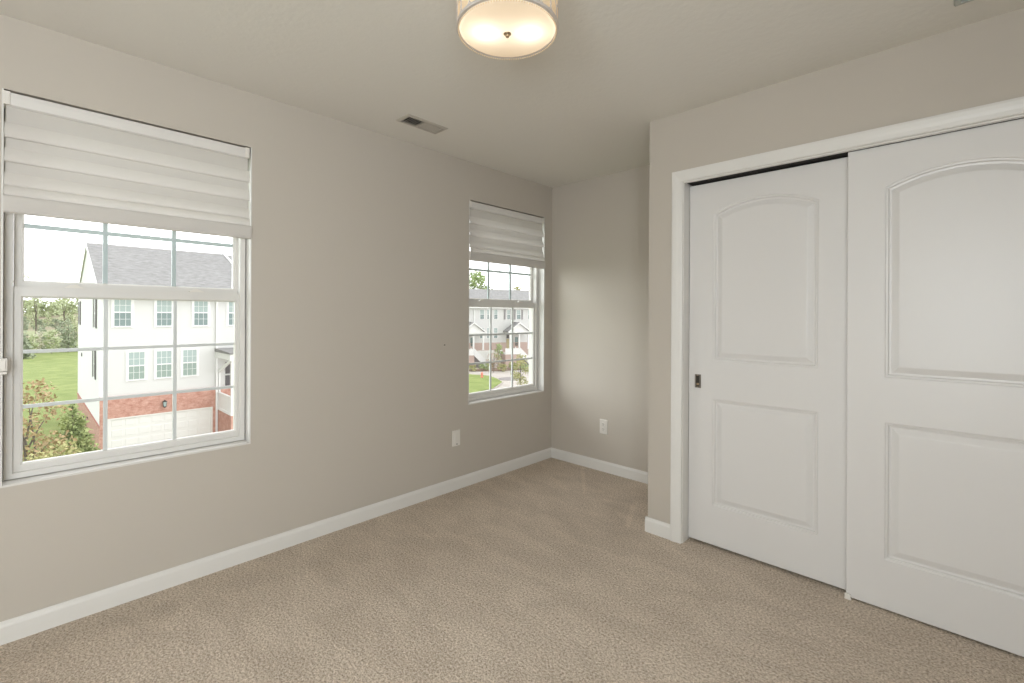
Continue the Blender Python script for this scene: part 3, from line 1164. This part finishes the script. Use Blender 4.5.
# main roof, both slopes, with rake boards
RX0, RX1 = 2.61, 10.15
b = MB()
tk = .16
b.prism([(-.4, EZ), (RY, RZ), (2 * RY + .4, EZ), (2 * RY + .4, EZ + tk), (RY, RZ + tk), (-.4, EZ + tk)], lambda p, t: (t, p[0], p[1]), RX0, RX1)
b.build('roof', M['roof'], house)
b = MB()
b.prism([(-.42, EZ - .10), (RY, RZ - .10), (2 * RY + .42, EZ - .10), (2 * RY + .42, EZ + .13), (RY, RZ + .13), (-.42, EZ + .13)], lambda p, t: (t, p[0], p[1]), RX0 - .03, RX0)
b.prism([(-.42, EZ - .02), (RY, RZ - .02), (2 * RY + .42, EZ - .02), (2 * RY + .42, EZ + tk + .10), (RY, RZ + tk + .10), (-.42, EZ + tk + .10)], lambda p, t: (t, p[0], p[1]), RX1, RX1 + .12)
b.box(RX0, CX1, -.52, -.40, EZ - .02, EZ + .12)
b.box(CX0, CX1, -.40, .0, EZ - .06, EZ - .02)
b.build('roof_trim', M['ext_trim'], house)
b = MB()
b.prism([(-.4, EZ - .03), (RY, RZ - .03), (2 * RY + .4, EZ - .03), (2 * RY + .4, EZ - .005), (RY, RZ - .005), (-.4, EZ - .005)], lambda p, t: (t, p[0], p[1]), RX0, CX0 + .02)
b.build('rake_soffit', M['ext_trim'], house)
b = MB()
b.prism([(-.4, EZ), (RY + .2, RZ - .02), (2 * RY, EZ), (2 * RY, EZ + tk), (RY + .2, RZ - .02 + tk), (-.4, EZ + tk)], lambda p, t: (t, p[0], p[1]), RX1 + .12, CX1)
b.build('neighbour_roof', M['roof'], house)
for (a, c) in ((3.184, 3.922), (4.98, 5.706), (6.729, 7.452), (8.496, 9.22)):
    house_window(house, 'x', -.0, a, c, .60 + G, 2.06 + G)
for (a, c) in ((3.781, 4.503), (4.985, 5.712), (6.204, 6.907)):
    house_window(house, 'x', -.0, a, c, -2.27 + G, -.82 + G, lo='pane_mid', hi='pane_hi')
for (yc, z0, z1) in ((2.45, .50 + G, 2.05 + G), (2.75, -2.30 + G, -.80 + G), (13.2, .50 + G, 2.05 + G)):
    house_window(house, 'y', CX0, yc - .36, yc + .36, z0, z1, bars=1, t=.05)
    shutter(house, 'y', CX0 - .015, yc - .36 - .46, yc - .36 - .06, z0 - .05, z1 + .05)
    shutter(house, 'y', CX0 - .015, yc + .36 + .06, yc + .36 + .46, z0 - .05, z1 + .05)
b = MB()
for rr, d in ((.13, .05),):
    b.loops([[(CX0 - q, 11.2 + s_ * math.cos(2 * math.pi * k / 14), -1.55 + G + s_ * math.sin(2 * math.pi * k / 14)) for k in range(14)] for s_, q in ((.14, .015), (.13, .05), (.09, .06))], True, False, True)
b.build('wall_vent', M['black_metal'], house)
wall_lantern(house, lambda u, d, z: (5.356 + u, -.06 - d, 2.72 + z))
wall_lantern(house, lambda u, d, z: (CX0 - .03 - d, 6.6 + u, 1.25 + z))
b = MB()
b.box(7.84, 7.94, -.15, -.065, .1, 4.2)
b.box(7.84, 7.94, -.12, -.025, 4.2, EZ - .1)
b.build('downspout', M['ext_trim'], house)
# entry porch standing out from the front
PY = -2.70
b = MB()
b.box(7.96, 10.0, PY, -.062, 0, 2.03)
b.build('porch_base', M['brick_front_porch'], house)
b = MB()
b.box(7.93, 10.03, PY - .03, -.062, 1.98, 2.12)
b.box(7.95, 8.03, PY, -.062, 2.12, 2.95)
b.box(8.03, 10.0, PY, PY + .08, 2.12, 2.95)
b.box(7.92, 8.06, PY - .03, -.062, 2.95, 3.02)
b.build('porch_rail', M['ext_trim'], house)
b = MB()
b.box(7.97, 8.12, PY + .02, PY + .17, 2.12, 5.10)
b.box(7.98, 8.08, -.16, -.062, 2.12, 4.25)
b.prism([(-.062, 4.12), (-.062, 4.30), (PY, 5.20), (PY, 5.05)], lambda p, t: (t, p[0], p[1]), 7.96, 8.05)
b.build('porch_post', M['ext_trim'], house)
b = MB()
b.box(7.85, 10.1, PY - .15, -.0, 5.08, 5.42)
b.build('porch_fascia', M['ext_trim'], house)
b = MB()
b.prism([(PY - .25, 5.42), (-.0, 5.42), (-.0, 5.62), (PY - .25, 5.52)], lambda p, t: (t, p[0], p[1]), 7.80, 10.2)
b.build('porch_roof', M['roof'], house)
b = MB()
b.box(8.36, 8.60, -.05, -.022, 2.10, 3.95)
b.box(8.36, 8.60, -.05, -.022, 4.05, 4.75)
b.box(8.70, 9.55, -.05, -.022, 2.10, 4.75)
b.build('entry_door', M['dark_door'], house)


# --- the row at the end of the court
row = tag(empty('townhouse_row', (-47.9, 49.9, GZ), R(64)), 'long white townhouse row with grey roof and outdoor stairs seen through the corner window', 'house')
b = MB()
lap_wall(b, 'x', 0, 3.50, 8.75, lambda z: (-16, 16))
b.build('front_siding', M['siding'], row, fix=False)
b = MB()
b.prism([(-.4, 8.72), (6.2, 11.7), (12.8, 8.72), (12.8, 8.9), (6.2, 11.88), (-.4, 8.9)], lambda p, t: (t, p[0], p[1]), -16.4, 16.4)
b.build('roof', M['roof'], row)
b = MB()
b.box(-16.4, 16.4, -.5, -.4, 8.68, 8.86)
b.box(-16.4, 16.4, -.4, 0, 8.66, 8.70)
b.build('gutter', M['ext_trim'], row)
b = MB()
b.box(-16, 16, -.06, .06, 0, 3.5)
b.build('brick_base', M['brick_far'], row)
for gx in (-3.55, -1.45, 4.6, 6.8, -9.6, -7.6):
    b = MB()
    b.box(gx, gx + 1.85, -.11, -.061, 0, 2.35)
    for r_ in range(4):
        b.box(gx + .06, gx + 1.79, -.125, -.11, .03 + .58 * r_, .57 + .58 * r_)
    b.build('garage_door', M['garage'], row)
for (a, c) in ((-3.14, -2.51), (-2.04, -1.73), (-.94, -.38), (1.15, 1.65), (2.72, 3.36), (4.6, 5.2), (-5.9, -5.3), (-7.4, -6.8)):
    house_window(row, 'x', 0, a, c, 7.06, 8.44, lo='pane_lo', hi='pane_hi', bars=1, t=.07)
for (a, c) in ((-3.14, -2.51), (-2.04, -1.73), (-.94, -.38), (5.6, 6.2)):
    house_window(row, 'x', 0, a, c, 4.19, 5.70, lo='pane_lo', hi='pane_hi', bars=1, t=.07)
for sx in (.63, 2.25, 3.46, 1.72):
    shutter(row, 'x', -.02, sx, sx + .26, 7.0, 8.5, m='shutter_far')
MB().box(-4.12, -4.0, -.12, -.02, .1, 8.6).build('downspout', M['ext_trim'], row)
MB().box(7.2, 7.32, -.12, -.02, .1, 8.6).build('downspout', M['ext_trim'], row)
for ox in (0.0, -7.05):
    # porch roof: gable with its ridge standing out from the wall
    b = MB()
    xa, xr, xb_ = .72 + ox, 2.32 + ox, 3.92 + ox
    PD = -2.3
    b.prism([(xa - .2, 5.25), (xr, 6.62), (xb_ + .2, 5.25), (xb_ + .2, 5.12), (xr, 6.46), (xa - .2, 5.12)], lambda p, t: (p[0], t, p[1]), PD - .2, 0)
    pr_ = b.build('porch_roof', M['roof'], row)
    b = MB()
    b.prism([(xa, 5.16), (xb_, 5.16), (xr, 6.46)], lambda p, t: (p[0], t, p[1]), PD, PD + .1)
    b.box(xa, xb_, PD, -.02, 4.85, 5.15)
    b.box(xa - .22, xb_ + .22, PD - .23, PD - .2, 5.05, 5.20)
    b.prism([(xa - .24, 5.06), (xr, 6.42), (xb_ + .24, 5.06), (xb_ + .24, 5.24), (xr, 6.61), (xa - .24, 5.24)], lambda p, t: (p[0], t, p[1]), PD - .26, PD - .2)
    b.build('pediment', M['ext_trim'], row)
    b = MB()
    for cx_ in (xa + .05, xr - .1, xb_ - .25):
        b.box(cx_, cx_ + .2, PD + .02, PD + .22, 2.6, 4.85)
        b.box(cx_ - .03, cx_ + .23, PD - .01, PD + .25, 2.6, 2.75)
        b.box(cx_ - .03, cx_ + .23, PD - .01, PD + .25, 4.72, 4.85)
    b.build('porch_column', M['ext_trim'], row)
    b = MB()
    b.box(xa - .6, xr + .1, PD, -.065, 0, 1.85)
    b.build('porch_base', M['brick_far'], row)
    b = MB()
    b.box(xa - .65, xr + .15, PD - .05, -.065, 1.85, 2.0)
    b.box(xa - .65, xr + .15, PD - .05, PD + .02, 2.0, 2.75)
    b.build('porch_rail', M['ext_trim'], row)
    b = MB()
    b.box(1.05 + ox, 1.55 + ox, -.08, -.061, 2.0, 4.05)
    d_ = b.build('entry_door', M['tan_door'], row)
    MB().box(1.05 + ox, 1.55 + ox, -.08, -.061, 4.12, 4.62).build('transom', M['dark_door'], d_)
    MB().box(2.45 + ox, 2.95 + ox, -.06, -.02, 3.0, 4.3).build('side_light', M['pane_lo'], row)
    # stairs running down along the front, white closed rails each side
    b = MB()
    for k in range(9):
        x_ = xr + .1 + .21 * k
        b.box(x_, x_ + .22, PD + .1, -.2, max(0, 1.85 - .21 * (k + 1)) * 0, 1.85 - .205 * k)
    b.build('stairs', M['step'], row)
    for yy in (PD - .05, -.25):
        b = MB()
        b.prism([(xr + .1, 1.75), (xr + .1, 2.85), (xr + 1.95, 1.05), (xr + 2.05, 1.0), (xr + 2.05, .0), (xr + 1.9, 0)], lambda p, t: (p[0], t, p[1]), yy, yy + .14)
        b.build('stair_rail', M['ext_trim'], row)


# ------------------------------------------------------------------ trees and shrubs
CY_, SY_ = math.cos(R(43.908)), math.sin(R(43.908))


def ground_at(u, depth):
    """world x, y of the ground spot seen in column u at this distance along the view axis"""
    r_ = (u - 512) / F_PX * depth
    return CAM.x + r_ * CY_ - depth * SY_, r_ * SY_ + depth * CY_


def plant(name, label, cat, xy, stems, blobs, n, leaf, m, group=None, seed=1, shell=.35, bark='bark', droop=0.0, z0=None):
    rnd = random.Random(seed)
    t = tag(empty(name, (xy[0], xy[1], GZ if z0 is None else z0)), label, cat, group)
    b = MB()
    for pts, r0, r1 in stems:
        b.tube(pts, r0, 6, r1)
    b.build('trunk', M[bark], t)
    b = MB()
    vol = [q[3] * q[4] * q[5] for q in blobs]
    tot = sum(v ** .7 for v in vol)
    for (cx_, cy_, cz_, rx, ry, rz), v in zip(blobs, vol):
        for _ in range(max(6, int(n * v ** .7 / tot))):
            while True:
                d = Vector((rnd.uniform(-1, 1), rnd.uniform(-1, 1), rnd.uniform(-1, 1)))
                if shell < d.length <= 1:
                    break
            p = Vector((cx_ + d.x * rx, cy_ + d.y * ry, cz_ + d.z * rz))
            if p.z < .05:
                continue
            a = Vector((rnd.gauss(0, 1), rnd.gauss(0, 1), rnd.gauss(0, .7) - droop)).normalized()
            c = a.orthogonal().normalized()
            c = (Matrix.Rotation(rnd.uniform(0, 6.28), 3, a) @ c)
            e = a.cross(c)
            s_ = leaf * rnd.uniform(.6, 1.3)
            mid = p + a * s_ * .5
            b.poly([p, mid + c * s_ * .32 + e * .06 * s_, p + a * s_, mid - c * s_ * .32 + e * .06 * s_])
    b.build('foliage', M[m], t, fix=False)
    return t


def conifer(name, label, u, depth, h, r, n, leaf, m, group=None, seed=1, sparse=.5):
    xy = ground_at(u, depth)
    blobs = []
    K = 9
    for k in range(K):
        t = (k + .5) / K
        rr = r * (1 - t) ** .85 + .06 * r
        blobs.append((0, 0, h * (.06 + .92 * t), rr, rr, h / K * .75))
    rnd = random.Random(seed)
    stems = [([(0, 0, 0), (0, 0, h * .96)], .035 * r + .05, .015)]
    for k in range(14):
        t = .08 + .8 * k / 14
        a = rnd.uniform(0, 6.28)
        L_ = r * (1 - t) * .85
        stems.append(([(0, 0, h * t), (L_ * math.cos(a), L_ * math.sin(a), h * t + .15 * L_)], .02 + .008 * r, .006))
    return plant(name, label, 'tree', xy, stems, blobs, n, leaf, m, group, seed, sparse)


def broadleaf(name, label, u, depth, h, crown, n, leaf, m, group=None, seed=1, base=.35, shell=.0, cat='tree', bark='bark', nb=7, z0=None):
    rnd = random.Random(seed)
    xy = ground_at(u, depth)
    stems = [([(0, 0, 0), (rnd.uniform(-.05, .05) * h, rnd.uniform(-.05, .05) * h, h * .5), (rnd.uniform(-.06, .06) * h, 0, h * .92)], .012 * h + .01, .004)]
    blobs = []
    for k in range(nb):
        a = 2.4 * k + rnd.uniform(-.4, .4)
        t = base + (1 - base) * (k + .6) / nb
        rad = crown * (.35 + .65 * math.sin(math.pi * min(1, (t - base) / (1 - base) * .8 + .15)))
        cx_, cy_ = rad * .55 * math.cos(a), rad * .55 * math.sin(a)
        z = h * t * .95
        rr = crown * rnd.uniform(.38, .55)
        blobs.append((cx_, cy_, z, rr, rr, rr * .75))
        stems.append(([(0, 0, h * t * .6), (cx_ * .5, cy_ * .5, h * t * .8), (cx_, cy_, z)], .006 * h + .008, .004))
    return plant(name, label, cat, xy, stems, blobs, n, leaf, m, group, seed, shell, bark, 0.0, z0)


# close to the house
conifer('conifer', 'bushy green conifer beside the brick corner of the white townhouse', 73, 21.5, 3.55, 1.25, 3800, .17, 'leaf_conifer', seed=5, sparse=.3)
broadleaf('young_tree', 'airy reddish brown young tree at the lower left of the large window', 27, 17.5, 5.1, 1.45, 1500, .16, 'leaf_brown', seed=8, base=.3, nb=9)
broadleaf('shrub', 'low yellowish shrub in front of the bushy conifer', 54, 16.5, 3.0, 1.0, 800, .14, 'leaf_yellow', seed=9, base=.45, cat='shrub')

# the belt of trees beyond the big lawn
belt = [
    ('c', 23.5, 78, 4.6, 1.5, 'leaf_far', 'hazy conifer at the left end of the far tree belt'),
    ('b', 30, 83, 3.6, 1.3, 'leaf_pale', 'pale leafy tree behind the lawn next to the leftmost conifer'),
    ('o', 37, 88, 4.0, 1.5, 'blossom', 'white blossoming tree among the far trees'),
    ('c', 42, 98, 4.4, 1.4, 'leaf_far', 'short hazy conifer beside the white blossoming tree'),
    ('b', 51.5, 88, 4.4, 1.5, 'leaf_pale', 'pale rounded tree in the middle of the far tree belt'),
    ('o', 56.5, 95, 3.4, 1.1, 'blossom', 'small white blossoming bush before the tall far conifers'),
    ('c', 62, 98, 6.6, 1.6, 'leaf_far', 'tall grey green conifer left of the darker one by the white house corner'),
    ('c', 68.5, 92, 6.9, 1.9, 'leaf_far', 'darker green conifer nearest the white house corner'),
    ('b', 75.5, 101, 5.6, 1.5, 'leaf_pale', 'pale tree half hidden by the white house corner'),
]
for i, (k, u, d, h, r, m, lab) in enumerate(belt):
    if k == 'c':
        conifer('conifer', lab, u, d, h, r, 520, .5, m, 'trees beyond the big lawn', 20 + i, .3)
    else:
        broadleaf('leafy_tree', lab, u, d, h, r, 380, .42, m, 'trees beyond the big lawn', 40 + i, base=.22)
broadleaf('tall_tree', 'tall thin bare trunked tree rising over the far belt', 35.5, 108, 13.0, 1.6, 90, .45, 'leaf_pale', seed=71, base=.55)
broadleaf('tall_tree', 'tall thin tree with wispy crown left of the white house', 64, 112, 12.0, 2.6, 220, .45, 'leaf_pale', seed=72, base=.5)
broadleaf('tall_tree', 'tallest wispy tree at the left edge of the large window', 21.5, 100, 17.0, 2.4, 240, .45, 'leaf_pale', seed=73, base=.5)
for i, (u, d, h, lab) in enumerate(((26, 150, 5.6, 'pale far tree on the hill left of the thin trunk'), (43, 156, 5.2, 'pale far tree on the hill between the thin trunks'),
                                    (55, 162, 5.8, 'pale far tree on the hill beside the wispy tree'), (71, 152, 5.2, 'pale far tree on the hill by the house'),
                                    (34, 176, 7.0, 'pale far tree behind the thin bare trunk'), (62.5, 182, 7.0, 'pale far tree farthest back by the wispy tree'))):
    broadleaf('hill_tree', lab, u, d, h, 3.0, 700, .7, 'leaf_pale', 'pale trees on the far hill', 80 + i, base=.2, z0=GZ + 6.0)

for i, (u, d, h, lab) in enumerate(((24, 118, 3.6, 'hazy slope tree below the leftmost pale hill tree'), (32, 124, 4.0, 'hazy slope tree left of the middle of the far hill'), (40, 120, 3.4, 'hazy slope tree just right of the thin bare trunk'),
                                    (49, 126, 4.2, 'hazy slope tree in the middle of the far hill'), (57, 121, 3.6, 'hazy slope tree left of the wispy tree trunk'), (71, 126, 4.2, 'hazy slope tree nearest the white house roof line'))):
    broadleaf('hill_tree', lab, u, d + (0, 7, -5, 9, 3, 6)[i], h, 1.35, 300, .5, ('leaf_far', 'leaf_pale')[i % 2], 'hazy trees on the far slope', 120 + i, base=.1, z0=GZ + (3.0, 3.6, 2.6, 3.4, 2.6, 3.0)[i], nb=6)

# around the far row
def row_spot(u, depth):
    return ground_at(u, depth)


broadleaf('leafy_tree', 'big pale green tree behind the roof of the townhouse row', 475, 100, 17.0, 3.4, 1500, .6, 'leaf_green', seed=91, base=.6)
broadleaf('leafy_tree', 'thin pale tree showing faintly over the middle of the far roof', 497, 122, 15.6, 2.6, 160, .5, 'leaf_pale', seed=92, base=.6)
broadleaf('leafy_tree', 'small tan tree over the right end of the far roof', 516, 108, 14.8, 2.4, 260, .55, 'leaf_yellow', seed=93, base=.6)
broadleaf('young_tree', 'slim green young tree before the far garages', 498.5, 66, 3.6, .75, 420, .22, 'leaf_green', seed=94, base=.35)
broadleaf('young_tree', 'small pinkish young tree in the mulch bed', 494, 62, 2.9, 1.25, 320, .16, 'leaf_pink', seed=95, base=.4)
broadleaf('young_tree', 'yellow green young tree at the lower right of the corner window', 520.5, 49, 3.4, 1.25, 1100, .17, 'leaf_yellow', seed=96, base=.15)
for i, (u, d, lab) in enumerate(((471.5, 63, 'round low shrub at the foot of the far left stairs'), (484, 64, 'round low shrub right of the far left stairs'), (490, 67, 'round low shrub left of the small pinkish tree'),
                                 (502, 63, 'round low shrub right of the slim green tree'), (513, 65, 'dark low shrub at the far porch base'), (524, 64, 'low shrub at the foot of the far right stairs'))):
    broadleaf('shrub', lab, u, d, 1.0, .85, 260, .2, ('leaf_yellow', 'leaf_green', 'leaf_brown', 'leaf_yellow', 'leaf_conifer', 'leaf_green')[i], 'low shrubs before the far row', 100 + i, base=.3, cat='shrub', nb=5)
# orange marker at the edge of the lawn island
x_, y_ = -38.75, 37.9
mk = tag(empty('marker_post', (x_, y_, GZ + .19)), 'small orange marker post at the edge of the lawn island', 'marker')
b = MB()
b.lathe([(.001, .62), (.08, .60), (.12, .52), (.12, .46), (.09, .45), (.10, .10), (.17, .08), (.17, .0), (.001, .0)], 0, 0, 14)
b.build('post', M['orange'], mk)
b = MB()
b.tube([(-.20, 0, .34), (.20, 0, .34)], .055, 10)
b.build('side_cap', M['orange'], mk)
b = MB()
b.lathe([(.001, .70), (.03, .69), (.03, .62), (.001, .62)], 0, 0, 10)
b.build('top_nut', M['orange'], mk)
